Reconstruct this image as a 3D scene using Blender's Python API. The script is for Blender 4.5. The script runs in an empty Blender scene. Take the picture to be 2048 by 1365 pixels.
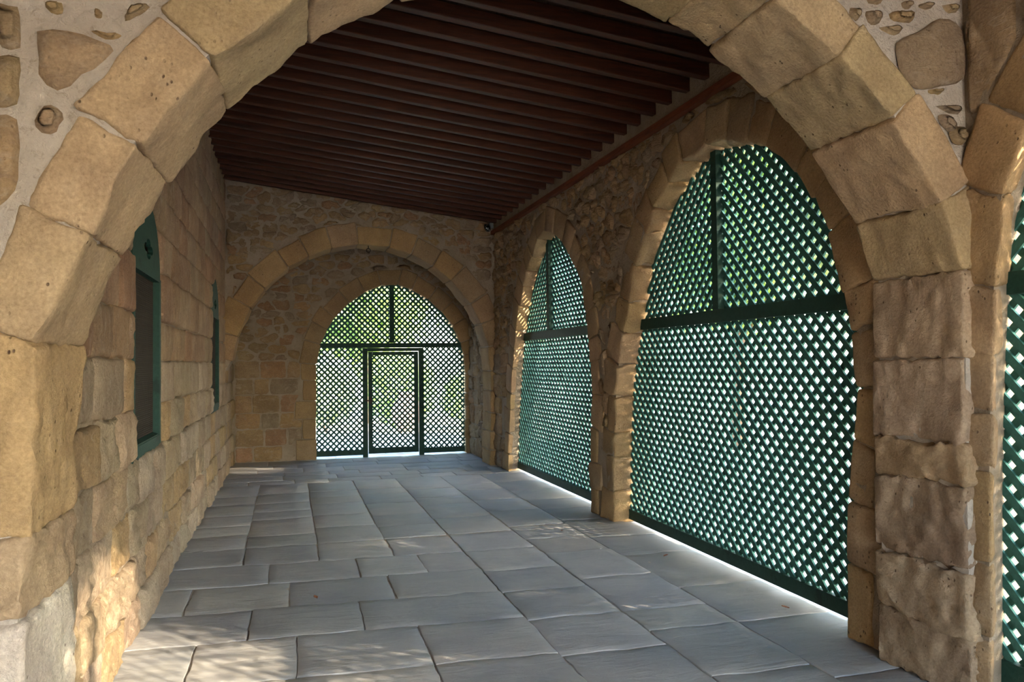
import bpy, math, random
import numpy as np
from mathutils import Vector, Matrix, geometry
rnd = random.Random(7)
C = bpy.context.scene.collection
S = bpy.context.scene

# ------------------------------------------------------------------ camera, sky, sun, exposure
cam_d = bpy.data.cameras.new('camera'); cam = bpy.data.objects.new('camera', cam_d); C.objects.link(cam)
cam_d.sensor_width = 36.0; cam_d.lens = 36.0 * 1569.0 / 2048.0
cam_d.clip_start = 0.05; cam_d.clip_end = 500
R = Vector((0.96170207, -0.27387638, -0.0109936)); U = Vector((0.0031384, -0.02910319, 0.99957149)); F = Vector((0.27407897, 0.96132447, 0.02712907))
m = Matrix((R, U, -F)).transposed().to_4x4(); m.translation = Vector((0, 0, 1.65))
cam.matrix_world = m
S.camera = cam
S.view_settings.view_transform = 'Standard'; S.view_settings.look = 'None'
S.view_settings.gamma = 1; S.view_settings.use_curve_mapping = False
S.view_settings.exposure = 3.24
w = bpy.data.worlds.new('sky'); S.world = w; w.use_nodes = True
nt = w.node_tree; bg = nt.nodes['Background']
sky = nt.nodes.new('ShaderNodeTexSky'); sky.sky_type = 'NISHITA'; sky.sun_disc = False
sky.sun_elevation = math.radians(30); sky.sun_rotation = math.radians(130); sky.air_density = 1.0; sky.dust_density = 2.0; sky.ozone_density = 1.0
nt.links.new(sky.outputs[0], bg.inputs[0]); bg.inputs[1].default_value = 0.40
sun_d = bpy.data.lights.new('sun', 'SUN'); sun_d.energy = 8.0; sun_d.color = (1.0, 0.80, 0.56); sun_d.angle = math.radians(1.2)
sun = bpy.data.objects.new('sun', sun_d); C.objects.link(sun)
sun.rotation_euler = Vector((-0.76, 0.5, -0.46)).to_track_quat('-Z', 'Y').to_euler()
try:
    S.cycles.max_bounces = 10; S.cycles.diffuse_bounces = 6; S.cycles.sample_clamp_indirect = 6
    S.cycles.use_denoising = True
except Exception: pass

# ------------------------------------------------------------------ materials
def L(t, a, b): t.links.new(a, b)
def newmat(name, rough=0.9, spec=0.25):
    M = bpy.data.materials.new(name); M.use_nodes = True
    t = M.node_tree; b = t.nodes['Principled BSDF']; b.inputs['Roughness'].default_value = rough
    b.inputs['Specular IOR Level'].default_value = spec
    return M, t, b
def nz(t, vec, scale, det=6, rough=0.6, dist=0.0):
    n = t.nodes.new('ShaderNodeTexNoise'); n.inputs['Scale'].default_value = scale; n.inputs['Detail'].default_value = det
    n.inputs['Roughness'].default_value = rough; n.inputs['Distortion'].default_value = dist
    L(t, vec, n.inputs['Vector']); return n.outputs['Fac']
def mr(t, v, a, b, c, d):
    n = t.nodes.new('ShaderNodeMapRange'); L(t, v, n.inputs[0])
    for i, x in enumerate((a, b, c, d)): n.inputs[i + 1].default_value = x
    return n.outputs[0]
def mix(t, fac, a, b, mode='MIX'):
    n = t.nodes.new('ShaderNodeMix'); n.data_type = 'RGBA'; n.blend_type = mode
    if isinstance(fac, (int, float)): n.inputs[0].default_value = fac
    else: L(t, fac, n.inputs[0])
    for s, x in ((n.inputs[6], a), (n.inputs[7], b)):
        if isinstance(x, tuple): s.default_value = (*x, 1)
        else: L(t, x, s)
    return n.outputs[2]
def mth(t, op, a, b=None):
    n = t.nodes.new('ShaderNodeMath'); n.operation = op
    for s, x in ((n.inputs[0], a), (n.inputs[1], b)):
        if x is None: continue
        if isinstance(x, (int, float)): s.default_value = x
        else: L(t, x, s)
    return n.outputs[0]
def geopos(t, sc=(1, 1, 1)):
    g = t.nodes.new('ShaderNodeNewGeometry')
    if sc == (1, 1, 1): return g.outputs['Position']
    mp = t.nodes.new('ShaderNodeMapping'); mp.inputs['Scale'].default_value = sc
    L(t, g.outputs['Position'], mp.inputs['Vector']); return mp.outputs[0]
def bump(t, b, h, dist=0.01, st=1.0):
    n = t.nodes.new('ShaderNodeBump'); n.inputs['Distance'].default_value = dist; n.inputs['Strength'].default_value = st
    L(t, h, n.inputs['Height']); L(t, n.outputs[0], b.inputs['Normal'])

def stone_mat(name, streak=None, pits=0.5, grime=0.35, rough_amt=1.0, pale=0.3, smear=(0.52, 0.45, 0.36)):
    M, t, b = newmat(name, 0.93, 0.15)
    oi = t.nodes.new('ShaderNodeObjectInfo'); col = oi.outputs['Color']
    p = geopos(t)
    big = nz(t, p, 2.3, 5, 0.6); med = nz(t, p, 9, 7, 0.65, 0.4); fine = nz(t, p, 70, 8, 0.7)
    c = mix(t, mr(t, big, 0.35, 0.68, 0, 1), mix(t, 1.0, col, (0.80, 0.74, 0.70), 'MULTIPLY'), mix(t, 1.0, col, (1.16, 1.12, 1.02), 'MULTIPLY'))
    c = mix(t, mr(t, med, 0.52, 0.72, 0, pale), c, smear)
    c = mix(t, mr(t, med, 0.30, 0.46, grime, 0), c, (0.26, 0.19, 0.13))
    c = mix(t, mr(t, fine, 0.3, 0.7, 0, 1.0), mix(t, 1.0, c, (0.76, 0.73, 0.70), 'MULTIPLY'), mix(t, 1.0, c, (1.24, 1.22, 1.19), 'MULTIPLY'))
    h = mth(t, 'ADD', mth(t, 'MULTIPLY', med, 1.0), mth(t, 'MULTIPLY', fine, 0.6))
    if streak:
        s = nz(t, geopos(t, streak), 6, 9, 0.72, 0.9)
        c = mix(t, mr(t, s, 0.34, 0.47, 0.6, 0), c, (0.27, 0.19, 0.135))
        c = mix(t, mr(t, s, 0.56, 0.72, 0, 0.45), c, (0.62, 0.54, 0.44))
        h = mth(t, 'ADD', h, mth(t, 'MULTIPLY', s, 1.3))
    v = t.nodes.new('ShaderNodeTexVoronoi'); v.inputs['Scale'].default_value = 34; v.inputs['Randomness'].default_value = 1
    L(t, geopos(t, (1, 1, 0.7)), v.inputs['Vector'])
    msk = mth(t, 'MULTIPLY', mr(t, v.outputs['Distance'], 0.10, 0.2, 1, 0), mr(t, nz(t, p, 4.5, 3), 0.55, 0.62, 0, 1))
    c = mix(t, mth(t, 'MULTIPLY', msk, pits), c, (0.14, 0.09, 0.06))
    h = mth(t, 'SUBTRACT', h, mth(t, 'MULTIPLY', msk, 0.9 * pits))
    L(t, c, b.inputs['Base Color']); bump(t, b, h, 0.022 * rough_amt, 0.8)
    return M
M_ARCH = stone_mat('dressed_sandstone', None, 0.9, 0.22, 0.8, 0.12)
M_RUB = stone_mat('rubble_sandstone', (1, 1, 2.5), 0.4, 0.4, 1.5, 0.75, (0.42, 0.345, 0.26))
M_LEFT = stone_mat('tooled_sandstone', (1, 2.6, 0.40), 0.3, 0.25, 2.2, 0.3)

def mortar_mat(name, base, pale, dark):
    M, t, b = newmat(name, 0.95, 0.1)
    p = geopos(t)
    a = nz(t, p, 3.0, 6, 0.65, 0.3); f = nz(t, p, 28, 8, 0.7, 0.5); g = nz(t, p, 110, 4, 0.6)
    c = mix(t, mr(t, a, 0.38, 0.62, 0, 1), base, pale)
    c = mix(t, mr(t, f, 0.30, 0.44, 0.7, 0), c, dark)
    L(t, c, b.inputs['Base Color'])
    bump(t, b, mth(t, 'ADD', mth(t, 'ADD', f, mth(t, 'MULTIPLY', a, 2.0)), mth(t, 'MULTIPLY', g, 0.3)), 0.03, 0.9)
    return M
M_MORT = mortar_mat('lime_mortar', (0.34, 0.275, 0.20), (0.42, 0.345, 0.265), (0.21, 0.16, 0.11))
M_MORTW = mortar_mat('pale_lime_mortar', (0.52, 0.46, 0.39), (0.64, 0.58, 0.51), (0.34, 0.27, 0.20))
M_JOINT = mortar_mat('floor_joint', (0.40, 0.355, 0.30), (0.52, 0.465, 0.395), (0.15, 0.13, 0.11))
M_GROUND = mortar_mat('outdoor_ground', (0.62, 0.56, 0.47), (0.72, 0.67, 0.58), (0.48, 0.40, 0.30))

def slab_mat():
    M, t, b = newmat('blue_grey_flagstone', 0.62, 0.35)
    oi = t.nodes.new('ShaderNodeObjectInfo'); col = oi.outputs['Color']
    p = geopos(t)
    a = nz(t, p, 1.6, 6, 0.6, 0.8); s = nz(t, geopos(t, (0.6, 2.2, 1)), 4, 8, 0.65, 1.6); f = nz(t, p, 60, 6, 0.7)
    c = mix(t, mr(t, a, 0.35, 0.65, 0, 1), mix(t, 1.0, col, (0.84, 0.85, 0.88), 'MULTIPLY'), mix(t, 1.0, col, (1.13, 1.12, 1.08), 'MULTIPLY'))
    c = mix(t, mr(t, s, 0.60, 0.72, 0, 0.4), c, (0.42, 0.39, 0.35))
    c = mix(t, mr(t, s, 0.28, 0.42, 0.35, 0), c, (0.16, 0.17, 0.18))
    c = mix(t, mr(t, f, 0.62, 0.75, 0, 0.25), c, (0.42, 0.40, 0.37))
    L(t, c, b.inputs['Base Color'])
    L(t, mr(t, a, 0.3, 0.7, 0.5, 0.72), b.inputs['Roughness'])
    bump(t, b, mth(t, 'ADD', mth(t, 'MULTIPLY', s, 1.2), mth(t, 'MULTIPLY', f, 0.12)), 0.012, 0.8)
    return M
M_SLAB = slab_mat()

def wood_mat(name, c1, c2, sc, rough=0.55, spec=0.3):
    M, t, b = newmat(name, rough, spec)
    p = geopos(t, sc); oi = t.nodes.new('ShaderNodeObjectInfo')
    add = t.nodes.new('ShaderNodeVectorMath'); add.operation = 'ADD'
    mul = t.nodes.new('ShaderNodeMath'); mul.operation = 'MULTIPLY'; mul.inputs[1].default_value = 37
    L(t, oi.outputs['Random'], mul.inputs[0]); L(t, p, add.inputs[0]); L(t, mul.outputs[0], add.inputs[1])
    g = nz(t, add.outputs[0], 14, 8, 0.65, 0.6); k = nz(t, add.outputs[0], 3, 3, 0.5)
    c = mix(t, mr(t, g, 0.35, 0.65, 0, 1), c1, c2)
    c = mix(t, mr(t, k, 0.62, 0.7, 0, 0.6), c, tuple(x * 0.3 for x in c1))
    L(t, c, b.inputs['Base Color']); bump(t, b, g, 0.004, 0.6)
    return M
M_RAFT = wood_mat('red_stained_timber', (0.036, 0.011, 0.005), (0.080, 0.023, 0.009), (0.25, 3, 3))
M_BOARD = wood_mat('dark_roof_board', (0.022, 0.012, 0.008), (0.042, 0.022, 0.013), (3, 0.25, 3))
M_LEDGE = wood_mat('red_wall_plate', (0.13, 0.035, 0.016), (0.22, 0.07, 0.03), (3, 0.25, 3))
M_DKWOOD = wood_mat('brown_shutter', (0.045, 0.03, 0.022), (0.08, 0.052, 0.036), (3, 3, 0.3))
M_GREEN = wood_mat('dark_green_paint', (0.010, 0.042, 0.032), (0.016, 0.060, 0.046), (2, 2, 2), 0.6, 0.25)
M_SLATP = wood_mat('green_lattice_paint', (0.036, 0.115, 0.098), (0.050, 0.155, 0.135), (2, 2, 2), 0.68, 0.15)
def plain(name, col, rough=0.5, metal=0.0, spec=0.5):
    M, t, b = newmat(name, rough, spec); b.inputs['Metallic'].default_value = metal
    n = nz(t, geopos(t), 40, 4); L(t, mix(t, n, tuple(x * 0.8 for x in col), tuple(min(1, x * 1.15) for x in col)), b.inputs['Base Color'])
    return M
M_IRON = plain('rusty_iron', (0.05, 0.035, 0.03), 0.6, 0.6)
M_GREY = plain('grey_plastic', (0.16, 0.18, 0.19), 0.45)
M_BLACK = plain('black_plastic', (0.012, 0.013, 0.015), 0.25)
M_LENS = plain('glass_lens', (0.7, 0.72, 0.75), 0.08, 1.0)
M_WIRE = plain('wire_mesh', (0.035, 0.03, 0.024), 0.7, 0.0, 0.2)
M_BARK = plain('bark', (0.14, 0.10, 0.07), 0.9)
M_EARTH = plain('dry_leaf', (0.26, 0.11, 0.06), 0.9)
def leaf_mat(name, c1, c2):
    M, t, b = newmat(name, 0.55, 0.3)
    n = nz(t, geopos(t), 6, 5)
    c = mix(t, n, c1, c2); L(t, c, b.inputs['Base Color'])
    tr = t.nodes.new('ShaderNodeBsdfTranslucent'); L(t, mix(t, 1.0, c, (1.0, 1.0, 0.5), 'MULTIPLY'), tr.inputs[0])
    ms = t.nodes.new('ShaderNodeMixShader'); ms.inputs[0].default_value = 0.4
    L(t, b.outputs[0], ms.inputs[1]); L(t, tr.outputs[0], ms.inputs[2]); L(t, ms.outputs[0], t.nodes['Material Output'].inputs[0])
    return M
M_LEAF = leaf_mat('tree_leaf', (0.14, 0.27, 0.08), (0.34, 0.48, 0.18))
M_LEAF2 = leaf_mat('olive_leaf', (0.27, 0.35, 0.21), (0.48, 0.54, 0.36))

# ------------------------------------------------------------------ mesh helpers
def mk(name, verts, faces, mat, parent=None, smooth=True, center=True, color=None, kind=None, label=None, cat=None, group=None):
    v = np.asarray(verts, dtype=float)
    o0 = (v.min(0) + v.max(0)) / 2 if center else np.zeros(3)
    me = bpy.data.meshes.new(name); me.from_pydata((v - o0).tolist(), [], faces)
    if smooth: me.polygons.foreach_set('use_smooth', [True] * len(me.polygons))
    me.materials.append(mat); me.update()
    o = bpy.data.objects.new(name, me); C.objects.link(o); o.location = o0
    if parent is not None:
        o.parent = parent; o.matrix_parent_inverse = Matrix.Translation(-Vector(parent['_loc'] if '_loc' in parent else (0, 0, 0)))
    o['_loc'] = [float(x) for x in o0]
    if color: o.color = (*color, 1)
    if kind: o['kind'] = kind
    if label: o['label'] = label
    if cat: o['category'] = cat
    if group: o['group'] = group
    return o
def empty(name, loc, label, cat, group=None):
    o = bpy.data.objects.new(name, None); C.objects.link(o); o.location = loc; o['label'] = label; o['category'] = cat
    if group: o['group'] = group
    o['_loc'] = [float(x) for x in loc]; o.empty_display_size = 0.1
    return o

_g = np.random.RandomState(3)
_W = []
for k in range(4):
    for j in range(6):
        d = _g.normal(size=3); d /= np.linalg.norm(d); _W.append((d * (2 ** k) * _g.uniform(0.8, 1.25), _g.uniform(0, 6.28), 0.55 ** k))
def fbm(p, f, seed=0):
    q = np.asarray(p) * f * 2 * math.pi; s = np.zeros(q.shape[0])
    for i, (wv, ph, a) in enumerate(_W): s += a * np.sin(q @ wv + ph + seed * 1.7 + 1.3 * np.sin(q @ _W[(i * 5 + 3) % len(_W)][0] * 0.5 + ph))
    return s / 3.2
def vnoise(p, f, seed=0): return np.stack([fbm(p, f, seed), fbm(p, f, seed + 11), fbm(p, f, seed + 23)], 1)

_topo = {}
def cube_topo(n):
    if n in _topo: return _topo[n]
    idx = {}; pts = []; faces = []
    def vid(i, j, k):
        if (i, j, k) not in idx: idx[(i, j, k)] = len(pts); pts.append((i, j, k))
        return idx[(i, j, k)]
    nx, ny, nz_ = n
    for i in range(nx):
        for j in range(ny):
            faces.append((vid(i, j, 0), vid(i, j + 1, 0), vid(i + 1, j + 1, 0), vid(i + 1, j, 0)))
            faces.append((vid(i, j, nz_), vid(i + 1, j, nz_), vid(i + 1, j + 1, nz_), vid(i, j + 1, nz_)))
    for i in range(nx):
        for k in range(nz_):
            faces.append((vid(i, 0, k), vid(i + 1, 0, k), vid(i + 1, 0, k + 1), vid(i, 0, k + 1)))
            faces.append((vid(i, ny, k), vid(i, ny, k + 1), vid(i + 1, ny, k + 1), vid(i + 1, ny, k)))
    for j in range(ny):
        for k in range(nz_):
            faces.append((vid(0, j, k), vid(0, j, k + 1), vid(0, j + 1, k + 1), vid(0, j + 1, k)))
            faces.append((vid(nx, j, k), vid(nx, j + 1, k), vid(nx, j + 1, k + 1), vid(nx, j, k + 1)))
    _topo[n] = (np.array(pts), faces); return _topo[n]
def block(corners, n=(6, 6, 6), r=0.02, amp=0.006, freq=3.0, seed=0):
    """rounded, weathered block; corners[i][j][k] are its eight points"""
    c = np.array(corners, dtype=float)
    h = np.array([np.linalg.norm(c[1].mean((0, 1)) - c[0].mean((0, 1))), np.linalg.norm(c[:, 1].mean((0, 1)) - c[:, 0].mean((0, 1))), np.linalg.norm(c[:, :, 1].mean((0, 1)) - c[:, :, 0].mean((0, 1)))]) / 2
    pts, faces = cube_topo(n); P = np.zeros(pts.shape)
    for a in range(3):
        rr = min(r / h[a], 0.6)
        if n[a] == 1: line = np.array([-1, 1.])
        else:
            line = np.concatenate([[-1], np.linspace(-1 + rr, 1 - rr, n[a] - 1), [1]])
        P[:, a] = line[pts[:, a]]
    L_ = P * h; rv = np.minimum(r, h * 0.6); Q = np.clip(L_, -(h - rv), h - rv); D = L_ - Q
    nrm = np.linalg.norm(D / rv, axis=1); nrm[nrm < 1e-9] = 1; L2 = Q + D / nrm[:, None]
    outn = D / np.maximum(np.linalg.norm(D, axis=1), 1e-9)[:, None]
    t = (L2 / h + 1) / 2
    X = np.zeros((len(t), 3))
    for i in (0, 1):
        for j in (0, 1):
            for k in (0, 1):
                wt = (t[:, 0] if i else 1 - t[:, 0]) * (t[:, 1] if j else 1 - t[:, 1]) * (t[:, 2] if k else 1 - t[:, 2])
                X += wt[:, None] * c[i, j, k]
    if amp:
        X = X + vnoise(X, freq, seed) * amp
        if n[0] > 8: X = X + vnoise(X, freq * 4.5, seed + 5) * amp * 0.3
    # orientation
    e = np.linalg.det(np.stack([c[1, 0, 0] - c[0, 0, 0], c[0, 1, 0] - c[0, 0, 0], c[0, 0, 1] - c[0, 0, 0]]))
    fs = faces if e > 0 else [f[::-1] for f in faces]
    return X, fs
def box(x0, x1, y0, y1, z0, z1):
    v = [(x, y, z) for x in (x0, x1) for y in (y0, y1) for z in (z0, z1)]
    return v, [(0, 1, 3, 2), (4, 6, 7, 5), (0, 4, 5, 1), (2, 3, 7, 6), (0, 2, 6, 4), (1, 5, 7, 3)]
class MB:
    def __init__(s): s.v = []; s.f = []
    def add(s, v, f):
        o = len(s.v); s.v += [tuple(x) for x in v]; s.f += [tuple(i + o for i in q) for q in f]; return s
    def box(s, *a): return s.add(*box(*a))
    def tube(s, p0, p1, r0, r1=None, n=10):
        r1 = r0 if r1 is None else r1; a = Vector(p0); b = Vector(p1); d = (b - a).normalized()
        u = d.orthogonal().normalized(); w_ = d.cross(u); v = []
        for c_, r_ in ((a, r0), (b, r1)):
            for i in range(n):
                t = i * 2 * math.pi / n; v.append(c_ + u * math.cos(t) * r_ + w_ * math.sin(t) * r_)
        f = [(i, (i + 1) % n, n + (i + 1) % n, n + i) for i in range(n)] + [tuple(range(n))[::-1], tuple(range(n, 2 * n))]
        return s.add(v, f)
    def vf(s): return s.v, s.f
    def build(s, name, mat, parent=None, **k): return mk(name, s.v, s.f, mat, parent, **k)

# wall planes: (u, v, d) -> world; d towards the viewer
XL, XR, YM, YB, YF = -0.89, 3.18, 12.2, 14.03, 3.05
def PL(u, v, d): return (XL + d, u, v)
def PR(u, v, d): return (XR - d, u, v)
def PM(u, v, d): return (u, YM - d, v)
def PB(u, v, d): return (u, YB - d, v)
def PF(u, v, d): return (u, YF - d, v)
FLIP = {PL: False, PR: True, PM: False, PB: False, PF: False}

def pip(x, y, poly):
    c = False; n = len(poly); j = n - 1
    for i in range(n):
        xi, yi = poly[i]; xj, yj = poly[j]
        if (yi > y) != (yj > y) and x < (xj - xi) * (y - yi) / (yj - yi) + xi: c = not c
        j = i
    return c
def offset_poly(pl, t):
    """offset an open polyline away from its centroid side"""
    p = np.array(pl, float); c = np.array([(p[:, 0].min() + p[:, 0].max()) / 2, min(1.4, p[:, 1].mean())]); out = []
    for i in range(len(p)):
        a = p[max(i - 1, 0)]; b = p[min(i + 1, len(p) - 1)]; d = (b - a) / np.linalg.norm(b - a); n = np.array([d[1], -d[0]])
        if n @ (p[i] - c) < 0: n = -n
        out.append(p[i] + n * (t[i] if hasattr(t, '__len__') else t))
    return [tuple(q) for q in out]
def resample(pl, step):
    p = np.array(pl, float); s = np.concatenate([[0], np.cumsum(np.linalg.norm(np.diff(p, axis=0), axis=1))])
    n = max(2, int(round(s[-1] / step))); t = np.linspace(0, s[-1], n + 1)
    return np.stack([np.interp(t, s, p[:, 0]), np.interp(t, s, p[:, 1])], 1), t, s
def at_len(pl, t):
    p = np.array(pl, float); s = np.concatenate([[0], np.cumsum(np.linalg.norm(np.diff(p, axis=0), axis=1))])
    return np.array([np.interp(t, s, p[:, 0]), np.interp(t, s, p[:, 1])])
def total(pl):
    p = np.array(pl, float); return np.linalg.norm(np.diff(p, axis=0), axis=1).sum()
def nearest_len(pl, q):
    n = 800; T = total(pl); best = min(range(n + 1), key=lambda i: np.sum((at_len(pl, T * i / n) - q) ** 2)); return T * best / n
def normal_at(pl, t, c):
    T = total(pl); a = at_len(pl, max(0, t - 0.06)); b = at_len(pl, min(T, t + 0.06)); d = (b - a) / np.linalg.norm(b - a); n = np.array([d[1], -d[0]])
    if n @ (at_len(pl, t) - c) < 0: n = -n
    return n
def shade(col, k=0.08, hue=0.04):
    f = 1 + rnd.uniform(-k, k)
    if col[0] > col[2] * 1.1: f *= 0.87
    return (col[0] * f * (1 + rnd.uniform(-hue, hue)), col[1] * f, col[2] * f * (1 + rnd.uniform(-hue, hue)))

TAN = (0.47, 0.37, 0.245); OCH = (0.48, 0.37, 0.215); PINK = (0.46, 0.345, 0.24); PALE = (0.52, 0.43, 0.32); GRY = (0.40, 0.33, 0.25); WHT = (0.62, 0.57, 0.50)

def ring(W, pl, joints, thick, d_front, depth, parent, name='voussoir', cols=(TAN,), gap=0.006, r=0.02, amp=0.008, n=(5, 5, 6), splay=None, freq=3.0, dj=0.01, colfun=None, ampf=None):
    """blocks round an opening; returns their face quads"""
    pl = [tuple(map(float, q)) for q in pl]; c = np.array([(min(q[0] for q in pl) + max(q[0] for q in pl)) / 2, 1.4]); quads = []
    for i in range(len(joints) - 1):
        a, b = joints[i] + gap, joints[i + 1] - gap
        pa, pb = at_len(pl, a), at_len(pl, b)
        na, nb = normal_at(pl, joints[i], c), normal_at(pl, joints[i + 1], c)
        th = thick[i] if hasattr(thick, '__len__') else thick
        if callable(thick): th = thick(i, (a + b) / 2)
        ta = th * (1 + rnd.uniform(-.05, .05)); tb = th * (1 + rnd.uniform(-.05, .05)); df = d_front + rnd.uniform(-dj, dj); ii = rnd.uniform(-dj, dj * .3)
        if pa[1] < 0.05: na = np.array([math.copysign(1, na[0]), 0])
        if pb[1] < 0.05: nb = np.array([math.copysign(1, nb[0]), 0])
        A0, B0, A1, B1 = pa + na * ii, pb + nb * ii, pa + na * ta, pb + nb * tb
        s0 = splay((a + b) / 2) if splay else (0, 0)
        cor = [[[W(*q, df) if k == 0 else W(q[0] + s0[0], q[1] + s0[1], df - depth) for k in (0, 1)] for q in pr] for pr in ((A0, A1), (B0, B1))]
        X, f = block(cor, n, r, ampf(i) if ampf else amp, freq, seed=i)
        col = colfun(i) if colfun else rnd.choice(cols)
        mk(name, X, f, M_ARCH, parent, color=shade(col))
        quads.append([tuple(pa + (pa - pb) * .02), tuple(pb), tuple(B1), tuple(A1)])
    return quads

def wall_body(name, W, outline, openings, thick, mat, label, d_front=-0.012, back=None):
    """solid wall with notches; openings are polylines that start and end on the floor"""
    out = [Vector((p[0], p[1], 0)) for p in outline]
    # splice every opening into the bottom edge (outline[0] -> outline[1] is the bottom edge)
    pts = [outline[0]]; bk = [outline[0]]
    for op in sorted(openings, key=lambda o: min(q[0] for q in o)):
        sp = back.get(len(op), lambda f: 0) if back else (lambda f: 0)
        ob = [(q[0] + sp(i / len(op)), q[1]) for i, q in enumerate(op)]
        k = 1 if op[0][0] < op[-1][0] else -1; pts += list(op[::k]); bk += list(ob[::k])
    pts += outline[1:]; bk += outline[1:]
    tri = geometry.tessellate_polygon([[Vector((p[0], p[1], 0)) for p in pts]])
    n = len(pts); v = [W(p[0], p[1], d_front) for p in pts] + [W(p[0], p[1], d_front - thick) for p in bk]
    f = [tuple(t) for t in tri] + [tuple(i + n for i in t[::-1]) for t in tri] + [(i, (i + 1) % n, n + (i + 1) % n, n + i) for i in range(n)]
    return mk(name, v, f, mat, None, smooth=False, kind='structure', label=label, cat='wall')

def star_stone(W, cx, cy, poly, allowed, parent, mat, col, d=0.0, bulge=0.01, rag=0.01, round_=0.25, gap=0.01, name='stone', depth=0.03, res=None, relief=0.006, rfreq=5, erode=0.0, n=None, seed=0):
    p = np.array(poly, float); c = np.array([cx, cy])
    per = np.linalg.norm(np.roll(p, -1, 0) - p, axis=1).sum()
    n = n or int(max(12, min(34, per / 0.05)))
    # perimeter samples, corners kept
    q = np.vstack([p, p[:1]]); s = np.concatenate([[0], np.cumsum(np.linalg.norm(np.diff(q, axis=0), axis=1))])
    t = np.linspace(0, s[-1], n, endpoint=False); O = np.stack([np.interp(t, s, q[:, 0]), np.interp(t, s, q[:, 1])], 1)
    if round_ > 0:
        Rm = 0.5 * (np.roll(O, 1, 0) + np.roll(O, -1, 0)); O = O * (1 - round_) + Rm * round_
        Rm = 0.5 * (np.roll(O, 1, 0) + np.roll(O, -1, 0)); O = O * (1 - round_) + Rm * round_
    V = O - c; Ln = np.linalg.norm(V, axis=1); V /= np.maximum(Ln, 1e-6)[:, None]
    O3 = np.c_[O, np.full(n, seed * 0.37)]
    Ln = Ln - gap + fbm(O3, 6.0, seed) * rag
    if allowed:
        for i in range(n):
            lo, hi = 0.0, Ln[i]; st = 0.03; bad = None
            while st < Ln[i] + gap + .03:
                if not allowed(*(c + V[i] * min(st, Ln[i] + gap))): bad = st; break
                st += 0.03
            if bad is None: continue
            hi = min(bad - gap, hi); lo = max(0, hi - .03)
            for _ in range(4):
                md = (lo + hi) / 2
                if allowed(*(c + V[i] * (md + gap))): lo = md
                else: hi = md
            Ln[i] = lo
    Ln = np.clip(Ln, 0.004, 0.5)
    if Ln.mean() < 0.018: return None
    mn = Ln.mean(); relief *= min(1, mn / .07); bulge *= min(1, mn / .05)
    rings = [(1.0, -depth), (1.0, -0.35), (1 - min(.5, .010 / mn), 0.55), (1 - min(.6, .028 / mn), 0.9), (0.62, 1.0), (0.3, 1.0)]
    verts = []
    for sc, hh in rings:
        R_ = c + V * (Ln * sc)[:, None]
        if hh < 0 and sc == 1.0 and hh == -depth: h = np.full(n, d - depth)
        else:
            h = d + (hh - 1) * 0.02 + bulge * (1 - sc ** 2)
            uv = np.c_[R_, np.full(n, seed * 0.0)]; nn = fbm(uv, rfreq, 5)
            h = h + relief * nn * (0.3 + hh if hh > 0 else 0.2)
            if erode: h = h - erode * np.clip(fbm(uv, 2.2, 9) - 0.25, 0, 0.6) * (1 if hh > 0 else 0.4)
        verts += [(R_[i, 0], R_[i, 1], h[i]) for i in range(n)]
    hc = d + bulge + relief * fbm(np.array([[cx, cy, 0]]), rfreq, 5)[0]
    if erode: hc -= erode * max(0, min(.6, fbm(np.array([[cx, cy, 0]]), 2.2, 9)[0] - 0.25))
    verts.append((cx, cy, hc))
    f = []
    for k in range(len(rings) - 1):
        for i in range(n):
            j = (i + 1) % n; f.append((k * n + i, k * n + j, (k + 1) * n + j, (k + 1) * n + i))
    k = (len(rings) - 1) * n
    for i in range(n): f.append((k + i, k + (i + 1) % n, k + n))
    area = sum(O[i][0] * O[(i + 1) % n][1] - O[(i + 1) % n][0] * O[i][1] for i in range(n))
    if (area < 0) != FLIP[W]: f = [x[::-1] for x in f]
    X = [W(*vv) for vv in verts]
    return mk(name, X, f, mat, parent, color=shade(col))

def voronoi(seeds, aniso=1.0, rad=0.6, clip=None):
    P = np.array(seeds, float) * (1, aniso); cells = []
    for i, p in enumerate(P):
        d = np.linalg.norm(P - p, axis=1); nb = np.argsort(d)[1:18]
        poly = [(p[0] - rad, p[1] - rad), (p[0] + rad, p[1] - rad), (p[0] + rad, p[1] + rad), (p[0] - rad, p[1] + rad)]
        if clip: poly = [(clip[0], clip[2] * aniso), (clip[1], clip[2] * aniso), (clip[1], clip[3] * aniso), (clip[0], clip[3] * aniso)]
        for j in nb:
            q = P[j]; nx, ny = q - p; mm = ((q + p) / 2) @ (q - p); new = []
            for a in range(len(poly)):
                A = poly[a]; B = poly[(a + 1) % len(poly)]; fa = A[0] * nx + A[1] * ny - mm; fb = B[0] * nx + B[1] * ny - mm
                if fa <= 0: new.append(A)
                if (fa < 0) != (fb < 0) and fa != fb:
                    s = fa / (fa - fb); new.append((A[0] + (B[0] - A[0]) * s, A[1] + (B[1] - A[1]) * s))
            poly = new
            if len(poly) < 3: break
        cells.append([(x, y / aniso) for x, y in poly] if len(poly) >= 3 else None)
    return cells
def jitter_seeds(u0, u1, v0, v1, su, sv, jit=0.35, keep=None):
    out = []; v = v0 + sv / 2; r = 0
    while v < v1:
        u = u0 + (0.25 if r % 2 else 0.75) * su
        while u < u1:
            x = u + rnd.uniform(-jit, jit) * su; y = v + rnd.uniform(-jit, jit) * sv
            if keep is None or keep(x, y): out.append((x, y))
            u += su * rnd.uniform(0.7, 1.35)
        v += sv; r += 1
    return out
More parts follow.
